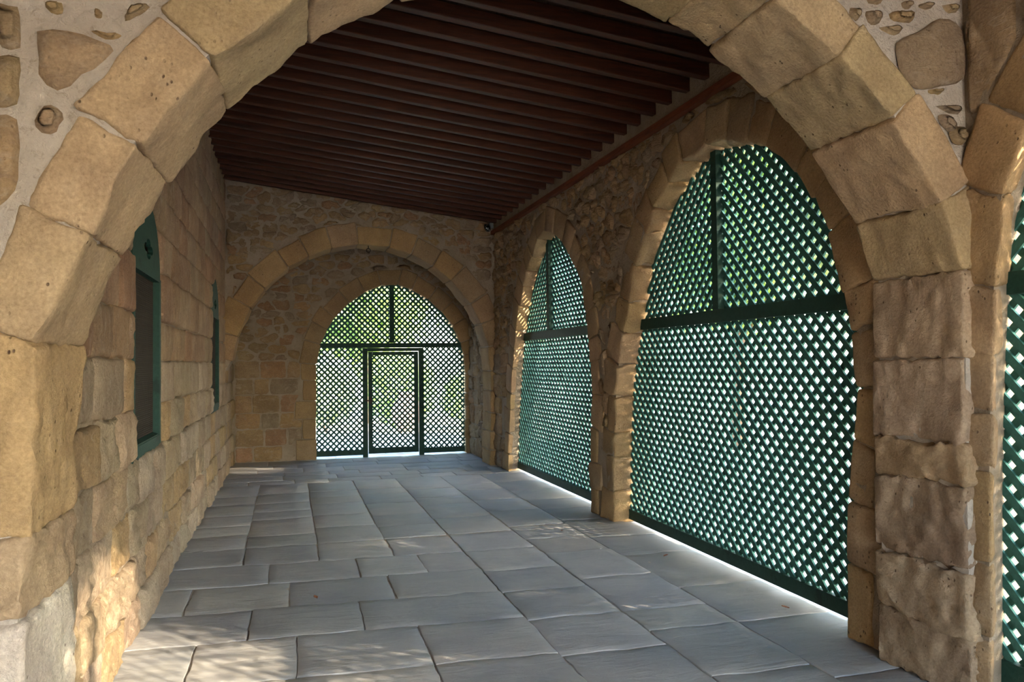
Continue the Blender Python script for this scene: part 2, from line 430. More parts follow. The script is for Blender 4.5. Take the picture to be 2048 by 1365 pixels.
def quad_tester(quads, polys, grow=0.006):
    qs = []
    for q in quads + [list(p) for p in polys]:
        a = np.array(q, float); c = a.mean(0)
        if len(q) == 4:
            g = [tuple(c + (x - c) * (1 + grow / max(np.linalg.norm(x - c), .01))) for x in a]
        else: g = [tuple(x) for x in a]
        b = (min(x[0] for x in g), max(x[0] for x in g), min(x[1] for x in g), max(x[1] for x in g)); qs.append((g, b))
    def ok(x, y):
        for g, b in qs:
            if b[0] <= x <= b[1] and b[2] <= y <= b[3] and pip(x, y, g): return False
        return True
    return ok
def rubble(W, parent, seeds, aniso, ok, clip, cols, mat=None, **k):
    for i, (sd, cell) in enumerate(zip(seeds, voronoi(seeds, aniso, clip=clip))):
        if not cell or not ok(*sd): continue
        kk = dict(k); sz = rnd.random(); kk['gap'] = k.get('gap', .012) * (1.8 if sz < .3 else 1); kk['d'] = k.get('d', 0) + rnd.uniform(-.012, .012)
        star_stone(W, sd[0], sd[1], cell, ok, parent, mat or M_RUB, rnd.choice(cols), seed=i, **kk)

def smooth_pl(pl, n=6):
    """Catmull-Rom through the measured points"""
    p = [np.array(q, float) for q in pl]; p = [2 * p[0] - p[1]] + p + [2 * p[-1] - p[-2]]; out = []
    for i in range(1, len(p) - 2):
        for j in range(n):
            t = j / n; a, b, c, d = p[i - 1:i + 3]
            out.append(tuple(0.5 * ((2 * b) + (c - a) * t + (2 * a - 5 * b + 4 * c - d) * t * t + (3 * b - a - 3 * c + d) * t ** 3)))
    out.append(tuple(p[-2])); return out

# openings (face of each wall)
near_l = [(-.86, 0), (-.86, .8), (-.86, 1.3), (-.845, 1.72)]
near_arc_l = [(1.55 - 2.4 * math.cos(a), 1.2 + 2.4 * math.sin(a)) for a in np.radians(np.linspace(16, 82.8, 22))]
near_arc_r = [(0.95 + 2.4 * math.cos(a), 1.2 + 2.4 * math.sin(a)) for a in np.radians(np.linspace(82.0, 24.5, 20))]
NEAR = near_l + near_arc_l + near_arc_r + [(3.135, 1.95), (3.13, 1.62), (3.12, 1.2), (3.115, .6), (3.11, 0)]
far_l = [(1.22 - 2.03 * math.cos(a), 1.50 + 2.01 * math.sin(a)) for a in np.radians(np.linspace(6, 88, 22))]
far_r = [(1.11 + 2.01 * math.cos(a), 1.51 + 2.0 * math.sin(a)) for a in np.radians(np.linspace(87, 0, 22))]
FAR = [(-.885, 0), (-.885, 1.55)] + far_l + far_r + [(3.12, 1.0), (3.10, .5), (3.09, 0)]
FAR_ARC0 = 2
gl = [(2.07 - 1.615 * math.cos(a), 1.5 + 1.615 * math.sin(a)) for a in np.radians(np.linspace(3, 79.8, 18))]
gr = [(1.50 + 1.615 * math.cos(a), 1.5 + 1.615 * math.sin(a)) for a in np.radians(np.linspace(79.2, 3, 18))]
GATE = [(.455, 0), (.455, .8)] + gl + gr + [(3.115, .8), (3.115, 0)]
S2 = smooth_pl([(7.47, 0), (7.44, .6), (7.36, 1.25), (7.24, 1.7), (7.07, 2.06), (6.87, 2.55), (6.48, 3.0), (6.1, 3.22), (5.70, 3.36), (5.27, 3.31), (4.87, 3.2), (4.52, 3.0), (4.22, 2.69), (4.03, 2.35), (3.94, 2.0), (3.87, 1.7), (3.85, 1.4), (3.91, 1.1), (3.95, .8), (3.97, .4), (3.98, 0)], 3)
S1 = smooth_pl([(11.42, 0), (11.34, .7), (11.16, 1.47), (10.97, 2.05), (10.81, 2.4), (10.55, 2.78), (10.22, 3.05), (9.75, 3.33), (9.35, 3.28), (8.95, 3.12), (8.45, 2.7), (8.2, 2.35), (8.1, 2.0), (8.03, 1.5), (8.0, 1.25), (8.08, .9), (8.09, 0)], 3)
S3 = smooth_pl([(2.98, 0), (2.96, .6), (2.94, 1.2), (2.90, 1.8), (2.88, 2.15), (2.83, 2.42), (2.70, 2.72), (2.45, 3.0), (2.0, 3.24), (1.4, 3.38), (.9, 3.3), (.4, 3.05), (.05, 2.7), (-.18, 2.3), (-.32, 1.8), (-.36, 1.2), (-.38, 0)], 3)

# ------------------------------------------------------------------ floor
fl = mk('floor', *box(-1.2, 3.75, -5.2, 14.9, -0.25, -0.0095), M_JOINT, smooth=False, kind='structure', label='flagstone floor of the vaulted passage', cat='floor')
SL = [(0.37, 0.38, 0.398), (0.35, 0.362, 0.382), (0.385, 0.39, 0.40), (0.33, 0.343, 0.363), (0.37, 0.37, 0.37)]
def slab(x0, x1, y0, y1, par=fl, sk=0.0):
    g = 0.0045; j = lambda: rnd.uniform(-.006, .006)
    big = max(x1 - x0, y1 - y0); n = (10, 10, 2) if y0 < 7.5 else (5, 5, 2)
    z = rnd.uniform(-.0025, .001)
    cor = [[[(x + (g if x == x0 else -g) + j(), y + (g if y == y0 else -g) + sk * (x - 0.5) + j(), zz) for zz in (-.05, z + rnd.uniform(-.002, .002))] for y in (y0, y1)] for x in (x0, x1)]
    X, f = block(cor, n, 0.005, 0.0, 3)
    nn = vnoise(X, 1.6, 2); e = vnoise(X, 7, 4)
    X[:, :2] += e[:, :2] * 0.005; X[:, 2] += (nn[:, 2] * 0.0035 + e[:, 2] * 0.0015) * (X[:, 2] > -.03)
    mk('slab', X, f, M_SLAB, par, color=shade(rnd.choice(SL), .06, .015))
rows = [(-5.1, -4.5, []), (-4.5, -3.8, []), (-3.8, -3.15, []), (-3.15, -2.5, []), (-2.5, -1.85, []), (-1.85, -1.2, []), (-1.2, -.55, []), (-.55, .08, []), (.08, .72, []), (.72, 1.36, []), (1.36, 2.0, []), (2.0, 2.55, []), (2.55, 3.05, []), (3.05, 3.68, [-.1, .7]), (3.68, 4.31, [-.55, -.02, .76]), (4.31, 4.97, [-.53, .04, .77]), (4.97, 5.58, [-.24, .46]), (5.58, 6.22, [-.68, 0, .73]), (6.22, 6.83, [-.15, .54, 1.06]), (6.83, 7.5, [-.37, .24, .87])]
for y0, y1, js in rows:
    if not js:
        x = -.9 + rnd.uniform(.3, .7)
        while x < 1.2: js = js + [x]; x += rnd.uniform(.5, .8)
    xs = [-.95] + js + [1.47]
    for a, b in zip(xs, xs[1:]): slab(a, b, y0, y1, sk=-.05)
lane = {(1.47, 2.115): [-5.1, -4.4, -3.8, -3.1, -2.5, -1.8, -1.2, -.5, .2, .9, 1.5, 2.2, 2.9, 3.6, 4.25, 4.88, 5.51, 6.1, 6.8, 7.5], (2.115, 2.72): [-5.1, -4.4, -3.8, -3.1, -2.5, -1.8, -1.2, -.4, .3, .9, 1.7, 2.3, 3.0, 3.75, 4.48, 4.88, 5.7, 6.53, 7.1, 7.65], (2.72, 3.76): [-5.1, -4.4, -3.8, -3.1, -2.5, -1.8, -1.2, -.3, .5, 1.3, 2.0, 2.75, 3.5, 4.42, 5.2, 6.2, 6.9, 7.75]}
for (a, b), ys in lane.items():
    for y0, y1 in zip(ys, ys[1:]): slab(a, b, y0, y1, sk=-.03 if b < 3 else 0)
far_l_ = [(-.95, -.38, 7.5), (-.38, .25, 7.5), (.25, .86, 7.5), (.86, 1.47, 7.5), (1.47, 2.115, 7.5), (2.115, 2.72, 7.65), (2.72, 3.76, 7.75)]
for a, b, y in far_l_:
    while y < 11.3:
        h = rnd.uniform(.45, .85); y1 = y + h if y + h < 11.0 else 11.35
        slab(a, b, y, y1); y = y1
y = 11.35
for h in (.36, .42, .38, .5, .45, .5, .45, .45):
    x = -.95
    while x < 3.76:
        x1 = x + rnd.uniform(.35, .95); x1 = 3.76 if x1 > 3.45 else x1
        slab(x, x1, y, min(y + h, 14.9)); x = x1
    y += h
    if y > 14.6: break

# ------------------------------------------------------------------ cross wall in front (near arch)
wf = wall_body('wall_front', PF, [(-1.3, 0), (3.30, 0), (3.30, 4.6), (-1.3, 4.6)], [offset_poly(NEAR, .03)], 0.575, M_MORTW, 'nearest cross wall pierced by the wide pointed arch', -.010)
Tn = total(NEAR)
js = [0, .79, 1.07, nearest_len(NEAR, (-.845, 1.735))]
for q in [(-.70, 2.13), (-.53, 2.45), (-.27, 2.79), (.09, 3.10), (.50, 3.36), (.95, 3.5), (1.28, 3.57), (1.60, 3.50), (1.90, 3.42), (2.13, 3.28), (2.46, 3.06), (2.76, 2.79), (3.02, 2.39), (3.13, 2.07), (3.13, 1.64), (3.12, 1.24), (3.117, 1.02), (3.113, .62), (3.11, .3)]:
    js.append(nearest_len(NEAR, q))
js.append(Tn)
cl = [(.72, .68, .62), (.46, .38, .28), OCH, TAN, (0.49, .395, .27), (.47, .365, .26), (.475, .38, .25), (.49, .385, .26), (.50, .40, .28), OCH, TAN, OCH, TAN, (.50, .40, .27), (.49, .395, .25), (.48, .375, .26), (.46, .365, .235), (.45, .36, .265), (.46, .375, .285), (.41, .325, .23), (.39, .31, .23), (.44, .36, .27), (.41, .33, .25), (.40, .33, .26)]
def near_th(i, t):
    x, z = at_len(NEAR, t)
    if z < 1.7 and x < 0: return .20 + .1 * (i % 2)
    if z < 1.65: return .09
    return .235 if x < 1 else .205
nq = ring(PF, NEAR, js, near_th, .010, .61, wf, cols=(TAN,), gap=.0025, r=.014, amp=.010, n=(16, 12, 18), colfun=lambda i: cl[min(i, len(cl) - 1)], freq=2.2, dj=.008, ampf=lambda i: .010 if 3 <= i < 17 else (.014 if i < 3 else .017))
ok_f = quad_tester(nq, [NEAR])
# spandrel stones, shapes taken one by one
def px(pts, ox, oy, s):   # crop pixels -> wall plane u, v
    out = []
    for x, y_ in pts:
        u_, v_ = ox + x / s, oy + y_ / s
        d = F + R * ((u_ - 1024) / 1569) + U * (-(v_ - 682.5) / 1569); t = YF / d.y; out.append((d.x * t, 1.65 + d.z * t))
    return out
sp_r = [([(505, 280), (600, 250), (700, 190), (850, 110), (960, 200), (985, 330), (970, 560), (870, 595), (580, 610), (520, 450)], GRY, .03), ([(470, 85), (560, 60), (630, 85), (650, 140), (560, 160), (480, 140)], OCH, .02),
        ([(310, 60), (400, 75), (430, 110), (390, 170), (320, 150)], PINK, .02), ([(205, 40), (270, 40), (280, 130), (250, 165), (210, 130)], TAN, .02), ([(360, 250), (420, 265), (465, 390), (475, 450), (430, 430), (380, 340)], OCH, .015),
        ([(800, 780), (880, 780), (920, 870), (900, 930), (830, 850)], GRY, .025), ([(880, 880), (960, 850), (990, 960), (950, 1000), (880, 960)], TAN, .03), ([(660, 690), (770, 700), (780, 740), (700, 730)], OCH, .012), ([(780, 715), (970, 720), (975, 790), (860, 760)], GRY, .012),
        ([(890, 1080), (980, 1110), (990, 1200), (930, 1180)], GRY, .01), ([(400, 180), (540, 175), (570, 215), (480, 240)], TAN, .012), ([(820, 20), (960, 30), (960, 90), (870, 90)], OCH, .012), ([(660, 20), (800, 10), (790, 60), (680, 55)], TAN, .01), ([(730, 605), (860, 600), (850, 645), (740, 640)], OCH, .01), ([(560, 10), (640, 5), (640, 45), (575, 50)], GRY, .01),
        ([(900, 210), (985, 215), (985, 270), (930, 290)], PALE, .005), ([(480, -60), (620, -80), (700, -40), (560, -5)], TAN, .01), ([(700, -90), (950, -90), (960, 0), (720, -10)], GRY, .01), ([(300, -40), (440, -60), (450, 20), (330, 30)], TAN, .01)]
for k, (p, c_, d_) in enumerate(sp_r):
    q = px(p, 1640, 0, 3.41); cx_ = sum(x for x, _ in q) / len(q); cy_ = sum(y for _, y in q) / len(q)
    star_stone(PF, cx_, cy_, q, ok_f, wf, M_RUB, c_, d=d_, gap=0, rag=.006, bulge=.015, seed=k, relief=.007, round_=.3)
sp_l = [([(205, 170), (330, 150), (480, 200), (640, 250), (700, 260), (600, 350), (420, 490), (300, 545), (220, 440)], (.52, .40, .29), .008), ([(290, 575), (380, 620), (390, 690), (320, 800), (270, 790), (170, 730), (200, 660)], (.48, .36, .25), .008), ([(130, 290), (10, 300), (-60, 10), (110, 5), (118, 150)], TAN, .012),
        ([(235, 5), (370, 0), (375, 70), (300, 75), (240, 45)], OCH, .008), ([(440, 5), (520, 5), (530, 40), (450, 50)], OCH, .008), ([(730, 10), (860, 0), (880, 50), (760, 110), (715, 130)], TAN, .01), ([(550, 45), (600, 60), (590, 110), (555, 100)], OCH, .004),
        ([(-40, 320), (118, 310), (120, 620), (20, 640), (-60, 620)], TAN, .012), ([(-60, 650), (100, 650), (110, 780), (90, 1130), (20, 1200), (-60, 1240)], (.52, .41, .27), .012), ([(175, 850), (220, 850), (225, 885), (180, 885)], OCH, .004), ([(195, 940), (240, 940), (235, 970), (200, 970)], OCH, .004),
        ([(230, -120), (420, -150), (520, -60), (300, -30)], TAN, .01), ([(560, -160), (740, -160), (700, -30), (570, -30)], GRY, .01), ([(455, 595), (500, 590), (495, 615), (460, 625)], (.30, .09, .06), .003), ([(210, 630), (235, 628), (230, 645), (212, 645)], (.22, .08, .08), .003), ([(480, 160), (620, 200), (740, 190), (690, 230), (600, 225)], OCH, .004)]
for k, (p, c_, d_) in enumerate(sp_l):
    q = px(p, 0, 0, 2.904); cx_ = sum(x for x, _ in q) / len(q); cy_ = sum(y for _, y in q) / len(q)
    star_stone(PF, cx_, cy_, q, ok_f, wf, M_RUB, c_, d=d_ + .005, gap=0, rag=.008, bulge=.010, seed=k + 40, relief=.005, round_=.2)

def PE(u, v, d): return (u, -4.6 - d, v)
wall_body('wall_light_stop', PE, [(-1.3, 0), (3.30, 0), (3.30, 4.6), (-1.3, 4.6)], [[(x, z) for x, z in NEAR]], 0.5, M_MORTW, 'unseen cross wall added behind the viewer to cut light, same pointed arch')  # unseen wall, added to restrict light coming from behind the camera
# ------------------------------------------------------------------ left wall with two window niches
def win_poly(yc, w_=1.07, z0=1.09, z1=2.77, zs=2.28):
    a = w_ / 2; p = [(yc - a, z0), (yc + a, z0)]
    for t in np.radians(np.linspace(0, 180, 13)): p.append((yc + a * math.cos(t), zs + (z1 - zs) * math.sin(t)))
    return p
W1, W2 = win_poly(5.725), win_poly(10.75, 1.12)
def wall_left_body():
    o = [Vector((a, b, 0)) for a, b in ((3.2, 0), (14.6, 0), (14.6, 4.62), (3.2, 4.62))]; loops = [o] + [[Vector((a, b, 0)) for a, b in w_] for w_ in (W1, W2)]
    tri = geometry.tessellate_polygon(loops); pts = [p for l in loops for p in l]; n = len(pts)
    v = [PL(p.x, p.y, -.03) for p in pts] + [PL(p.x, p.y, -.5) for p in pts]
    f = [tuple(t) for t in tri]; b0 = 0
    for l in loops:
        k = len(l); f += [(b0 + i, b0 + (i + 1) % k, n + b0 + (i + 1) % k, n + b0 + i) for i in range(k)]; b0 += k
    o_ = [tuple(n + i for i in t) for t in tri]
    return mk('wall_left', v, f + o_, M_MORT, None, smooth=False, kind='structure', label='long left wall of coursed sandstone blocks with two narrow windows', cat='wall')
wl = wall_left_body()
ok_l = quad_tester([], [W1, W2])
mk('wall_part', *box(XL - .5, XL - .16, -5.1, 3.4, 0, 4.62), M_MORT, wl, smooth=False)
cz = [0, .24, .50, .79, 1.08, 1.38, 1.69, 1.98, 2.34, 2.64, 2.92, 3.20, 3.50, 3.78, 4.06, 4.34, 4.61]
low = [(.50, .43, .34), (.47, .40, .32), (.52, .44, .33), (.49, .42, .34), (.52, .41, .26), (.55, .49, .41)]
up = [(.46, .34, .24), (.48, .35, .24), (.44, .30, .21), (.48, .38, .27), (.45, .34, .25)]
for r_ in range(len(cz) - 1):
    z0, z1 = cz[r_], cz[r_ + 1]; zm = (z0 + z1) / 2
    u = 3.66 + rnd.uniform(-.25, 0) if r_ else 3.45
    segs = []
    while u < 14.03:
        ln = rnd.uniform(.38, .78) if u < 9 else rnd.uniform(.5, .9)
        u1 = min(u + ln, 14.03)
        if 14.03 - u1 < .2: u1 = 14.03
        segs.append([max(u, 3.45), u1]); u = u1
    # trim to the windows
    fin = []
    for a, b in segs:
        parts = [(a, b)]
        for w_ in (W1, W2):
            xs = []
            for i in range(len(w_)):
                (x0, y0), (x1, y1) = w_[i], w_[(i + 1) % len(w_)]
                if (y0 > zm) != (y1 > zm): xs.append(x0 + (x1 - x0) * (zm - y0) / (y1 - y0))
            if len(xs) >= 2:
                lo, hi = min(xs), max(xs); new = []
                for p, q in parts:
                    if q <= lo or p >= hi: new.append((p, q)); continue
                    if p < lo: new.append((p, lo))
                    if q > hi: new.append((hi, q))
                parts = new
        fin += parts
    for a, b in fin:
        if b - a < .06: continue
        jz = lambda: rnd.uniform(-.012, .012)
        poly = [(a, z0 + jz()), ((a + b) / 2, z0 + jz()), (b, z0 + jz()), (b + jz(), zm), (b, z1 + jz()), ((a + b) / 2, z1 + jz()), (a, z1 + jz()), (a + jz(), zm)]
        if r_ == 0: poly[0] = (a, -.01); poly[1] = ((a + b) / 2, -.01); poly[2] = (b, -.01)
        near = a < 7.5; lowr = zm < 1.4
        star_stone(PL, (a + b) / 2, zm, poly, ok_l, wl, M_LEFT, rnd.choice(low if zm < 1.7 else up), d=rnd.uniform(-.012, .014) * (1.5 if lowr else .6), bulge=.004, rag=.009 if lowr else .005, round_=.04, gap=.004, depth=.05,
                   relief=.006 if lowr else .004, rfreq=3.2, erode=.045 if lowr else .012, n=34 if near else 20, seed=r_ * 50 + len(poly))
for r_ in range(10):
    z0, z1 = r_ * .42, r_ * .42 + .42; u = -1.1 + rnd.uniform(0, .3)
    while u < 2.95:
        u1 = min(u + rnd.uniform(.5, .8), 3.02); star_stone(PL, (u + u1) / 2, (z0 + z1) / 2, [(u, z0), (u1, z0), (u1, z1), (u, z1)], None, wl, M_LEFT, rnd.choice(low), d=-.145, gap=.006, round_=.1, rag=.01, seed=r_); u = u1

def window(n, poly, yc, hw, label):
    fx = XL - .018   # face of the green frame
    r = mk('window_%d' % n, *box(XL - .46, XL - .40, yc - hw, yc + hw, 1.09, 2.77), M_DKWOOD, None, smooth=False, kind='structure', label=label, cat='window')
    # board with a four-lobed cut-out, filling the arched head
    zb = 2.28; out = [(yc - hw, zb), (yc + hw, zb)] + [(yc + hw * math.cos(t), 2.28 + .49 * math.sin(t)) for t in np.radians(np.linspace(4, 176, 24))]
    foil = []
    for i in range(48):
        t = 2 * math.pi * i / 48; rr = .062 + .050 * abs(math.cos(2 * t)) ** 0.7
        foil.append((yc + .04 + rr * 1.5 * math.cos(t), 2.445 + rr * .62 * math.sin(t)))
    for (lp, mt, d0, th, nm) in ((out, M_GREEN, fx, .03, 'arched_board'),):
        loops = [[Vector((a, b, 0)) for a, b in lp], [Vector((a, b, 0)) for a, b in foil]]
        tri = geometry.tessellate_polygon(loops); pts = [p for l in loops for p in l]; k = len(pts)
        v = [(d0, p.x, p.y) for p in pts] + [(d0 - th, p.x, p.y) for p in pts]; f = [tuple(t) for t in tri] + [tuple(k + i for i in t) for t in tri]; b0 = 0
        for l in loops:
            q = len(l); f += [(b0 + i, b0 + (i + 1) % q, k + b0 + (i + 1) % q, k + b0 + i) for i in range(q)]; b0 += q
        mk(nm, v, f, mt, r, smooth=False)
    fw = .06
    for a, b, c, d in ((yc - hw, yc - hw + fw, 1.09, zb), (yc + hw - fw, yc + hw, 1.09, zb), (yc - hw + fw, yc + hw - fw, 1.09, 1.09 + fw), (yc - hw + fw, yc + hw - fw, zb - .02, zb)):
        mk('frame_bar', *box(fx - .04, fx + .006, a, b, c, d), M_GREEN, r, smooth=False)
    mk('sill', *MB().add([(fx - .13, yc - hw + .02, 1.085 + .12), (fx - .13, yc + hw - .02, 1.205), (fx, yc + hw - .02, 1.10 + fw), (fx, yc - hw + .02, 1.10 + fw), (fx - .13, yc - hw + .02, 1.06), (fx - .13, yc + hw - .02, 1.06), (fx, yc + hw - .02, 1.06), (fx, yc - hw + .02, 1.06)], [(0, 1, 2, 3), (4, 7, 6, 5), (0, 3, 7, 4), (1, 5, 6, 2), (0, 4, 5, 1), (3, 2, 6, 7)]).vf(), M_GREEN, r, smooth=False)
    mb = MB(); y = yc - hw + fw
    while y < yc + hw - fw: mb.box(fx - .042, fx - .039, y, y + .003, 1.16, zb); y += .014
    z = 1.16
    while z < zb: mb.box(fx - .042, fx - .039, yc - hw + fw, yc + hw - fw, z, z + .003); z += .014
    mb.build('wire_mesh', M_WIRE, r, smooth=False, kind='stuff')
window(1, W1, 5.725, .53, 'nearer narrow green arched window with wire mesh in left wall')
window(2, W2, 10.75, .555, 'farther narrow green arched window with wire mesh in left wall')

# ------------------------------------------------------------------ right arcade wall
sp1 = lambda f: .24 * min(1, max(0, 1.5 - f * 3)); sp3 = lambda f: .20 * min(1, max(0, 1.5 - f * 3))
splay1 = lambda t: (sp1(t / total(S1)), 0)
wr = wall_body('wall_right', PR, [(-5.1, 0), (14.6, 0), (14.6, 3.98), (-5.1, 3.98)], [offset_poly(q, .034) for q in (S1, S2, S3)], 0.42, M_MORT, 'right arcade wall of rubble with three pointed openings', -.018, {len(S1): sp1, len(S3): sp3} if len(S1) != len(S2) != len(S3) else None)
def auto_joints(pl, base, var=.25):
    T = total(pl); out = [0]; 
    while out[-1] < T - base * 1.5: out.append(out[-1] + base * rnd.uniform(1 - var, 1 + var))
    out.append(T); return out
def quoin(pl):
    def th(i, t):
        x, z = at_len(pl, t)
        return (.20 if i % 2 else .33) if z < 1.6 else rnd.uniform(.25, .33)
    return th
arc_cols = [(.46, .34, .20), (.44, .32, .19), (.48, .36, .24), (.42, .32, .21)]
q1 = ring(PR, S1, auto_joints(S1, .33), quoin(S1), .004, .30, wr, cols=arc_cols, n=(4, 4, 5), r=.02, amp=.012, splay=splay1, gap=.005)
q2 = ring(PR, S2, auto_joints(S2, .33), quoin(S2), .004, .30, wr, cols=arc_cols, n=(6, 6, 8), r=.022, amp=.014, gap=.005)
q3 = ring(PR, S3, auto_joints(S3, .36), quoin(S3), .004, .26, wr, cols=arc_cols, n=(6, 6, 8), r=.022, amp=.014, splay=lambda t: (sp3(t / total(S3)), 0), gap=.005)
ok_r = quad_tester(q1 + q2 + q3, [S1, S2, S3], .008)
rc = [(.44, .33, .20), (.47, .35, .21), (.40, .31, .21), (.49, .38, .26), (.42, .30, .19), (.38, .31, .23)]
# piers: larger squared stones
for (a, b) in ((7.55, 8.0), (3.66, 3.9), (11.5, 12.15), (12.78, 13.35), (13.35, 14.0)):
    z = 0
    while z < 1.75:
        h = rnd.uniform(.24, .38); u = a - .1
        nb = 2 if b - a > .3 else 1
        for k in range(nb):
            u0 = a - .08 + (b - a + .16) * k / nb; u1 = a - .08 + (b - a + .16) * (k + 1) / nb; uc = (u0 + u1) / 2; zc = z + h / 2
            if ok_r(uc, zc): star_stone(PR, uc, zc, [(u0, z), (u1, z), (u1, z + h), (u0, z + h)], ok_r, wr, M_RUB, rnd.choice(rc), d=rnd.uniform(0, .015), bulge=.01, relief=.015, rfreq=3, seed=int(z * 90) + k, n=26)
        z += h
keep = lambda x, y: ok_r(x, y) and y < 3.70 and not (y < 1.8)
sd = jitter_seeds(3.66, 12.15, 1.75, 3.72, .22, .155, .36, keep)
sd = sorted(sd, key=lambda s: s[0])[:215]
rubble(PR, wr, sd, 1.25, ok_r, (3.6, 12.2, 1.72, 3.705), rc, gap=.006, rag=.022, bulge=.012, relief=.022, n=18, d=-.008)
sd = jitter_seeds(-1.1, 3.0, 1.8, 3.9, .45, .36, .3, lambda x, y: ok_r(x, y))
rubble(PR, wr, sd, 1.2, ok_r, (-1.1, 3.03, 1.75, 3.9), rc, gap=.012, rag=.014, bulge=.02, relief=.014, n=22)
sd = jitter_seeds(12.75, 14.0, 1.8, 3.7, .24, .17, .3)
rubble(PR, wr, sd, 1.25, ok_r, (12.7, 14.0, 1.75, 3.75), rc, gap=.008, rag=.014, bulge=.02, n=14)
# wall plate (ledge) and the pale masonry above it
mk('wall_plate', *box(XR - .045, XR + .06, 3.64, 12.19, 3.705, 3.762), M_LEDGE, wr, smooth=False)
mk('plaster_strip', *box(XR - .01, XR + .2, 3.64, 12.19, 3.762, 4.02), M_MORT, wr, smooth=False)

# ------------------------------------------------------------------ far cross wall
wm = wall_body('wall_middle', PM, [(-.90, 0), (3.32, 0), (3.32, 4.5), (-.90, 4.5)], [offset_poly(FAR, .014)], 0.53, M_MORT, 'far cross wall of rubble with a round-headed arch')
t0 = nearest_len(FAR, (-.80, 1.71)); T = total(FAR); js = [t0]
for i in range(15): js.append(t0 + (T - 1.52 - t0) * (i + 1) / 15 + (rnd.uniform(-.07, .07) if i < 14 else 0))
js += [T - 1.2, T - .85, T - .55, T - .25, T]
qm = ring(PM, FAR, js, lambda i, t: rnd.uniform(.28, .36) if at_len(FAR, t)[1] > 1.6 else .10, .012, .555, wm, cols=[(.44, .32, .18), (.42, .30, .17), (.40, .30, .20)], n=(5, 4, 6), r=.018, amp=.008)
ok_m = quad_tester(qm, [FAR], .008)
mc = [(.42, .32, .20), (.38, .30, .20), (.45, .33, .19), (.36, .30, .23), (.42, .28, .18)]
sd = jitter_seeds(-.88, 3.17, 1.65, 4.3, .25, .125, .36, ok_m)
rubble(PM, wm, sd, 1.9, ok_m, (-.88, 3.17, 1.6, 4.33), mc, gap=.004, rag=.020, bulge=.016, relief=.018, n=16, d=-.004)

# ------------------------------------------------------------------ end wall with the gate opening
wb = wall_body('wall_back', PB, [(-.95, 0), (3.6, 0), (3.6, 4.5), (-.95, 4.5)], [offset_poly(GATE, .014)], 0.42, M_MORT, 'end wall behind the far arch, pierced by the gateway')
qb = ring(PB, GATE, auto_joints(GATE, .30), lambda i, t: rnd.uniform(.24, .30) if at_len(GATE, t)[1] > 1.5 else (.22 if i % 2 else .34), .006, .38, wb, cols=[(.42, .31, .18), (.40, .30, .19)], n=(4, 3, 5), r=.014, amp=.006)
ok_b = quad_tester(qb, [GATE], .008)
z = 0
for h in (.26, .30, .27, .31, .28, .30):
    for (a, b) in ((-.88, .45), (3.12, 3.5)):
        u = a
        while u < b - .05:
            u1 = min(b, u + rnd.uniform(.25, .5)); uc, zc = (u + u1) / 2, z + h / 2
            if ok_b(uc, zc): star_stone(PB, uc, zc, [(u, z), (u1, z), (u1, z + h), (u, z + h)], ok_b, wb, M_RUB, rnd.choice(mc), d=rnd.uniform(-.004, .01), gap=.006, relief=.006, n=20, seed=int(u * 10), round_=.12)
            u = u1
    z += h
sd = jitter_seeds(-.88, 3.4, z, 3.9, .30, .145, .36, ok_b)
rubble(PB, wb, sd, 1.8, ok_b, (-.88, 3.45, z, 3.95), mc, gap=.004, rag=.018, bulge=.014, relief=.014, n=14, d=-.004)

# ------------------------------------------------------------------ sloping timber ceiling
def rz(x): return 3.855 + .12 * (3.2 - x)
def prism_x(x0, x1, y0, y1, dz0, dz1):
    v = [(x, y, rz(x) + d) for x in (x0, x1) for y in (y0, y1) for d in (dz0, dz1)]
    return v, [(0, 1, 3, 2), (4, 6, 7, 5), (0, 4, 5, 1), (2, 3, 7, 6), (0, 2, 6, 4), (1, 5, 7, 3)]
ce = mk('ceiling', *prism_x(-1.3, 3.75, -5.2, 14.7, .135, .25), M_BOARD, smooth=False, kind='structure', label='sloping roof of dark boards on reddish-brown rafters', cat='ceiling')
x = -.93
while x < 3.4:
    mk('board', *prism_x(x + .002, x + .138, -5.1, 14.6, .108, .134), M_BOARD, ce, smooth=False); x += .14
y = -.8 - 13 * .3105
while y < 14.0:
    if not (2.85 < y < 3.72) and not (12.12 < y < 12.8):
        X, f = block([[[(xx, yy, rz(xx) + d) for d in (0, .107)] for yy in (y, y + .075)] for xx in (-.915, 3.215)], (8, 2, 2), .006, .003, 2.0, seed=int(y * 10))
        mk('rafter', X, f, M_RAFT, ce, smooth=False)
    y += .3105

# ------------------------------------------------------------------ lattice screens
def clip_line(p, d, poly, lo, hi):
    """intervals of p + t d inside the polygon and inside the box lo..hi"""
    ts = []
    n = len(poly)
    for i in range(n):
        a = np.array(poly[i]); b = np.array(poly[(i + 1) % n]); e = b - a; den = d[0] * e[1] - d[1] * e[0]
        if abs(den) < 1e-9: continue
        r = a - p; t = (r[0] * e[1] - r[1] * e[0]) / den; s = (r[0] * d[1] - r[1] * d[0]) / den
        if 0 <= s < 1: ts.append(t)
    ts.sort(); out = []
    for t0_, t1_ in zip(ts[::2], ts[1::2]):
        a, b = t0_, t1_
        for k in (0, 1):
            t_a = (lo[k] - p[k]) / d[k]; t_b = (hi[k] - p[k]) / d[k]
            if t_a > t_b: t_a, t_b = t_b, t_a
            a = max(a, t_a); b = min(b, t_b)
        if b - a > .03: out.append((a, b))
    return out
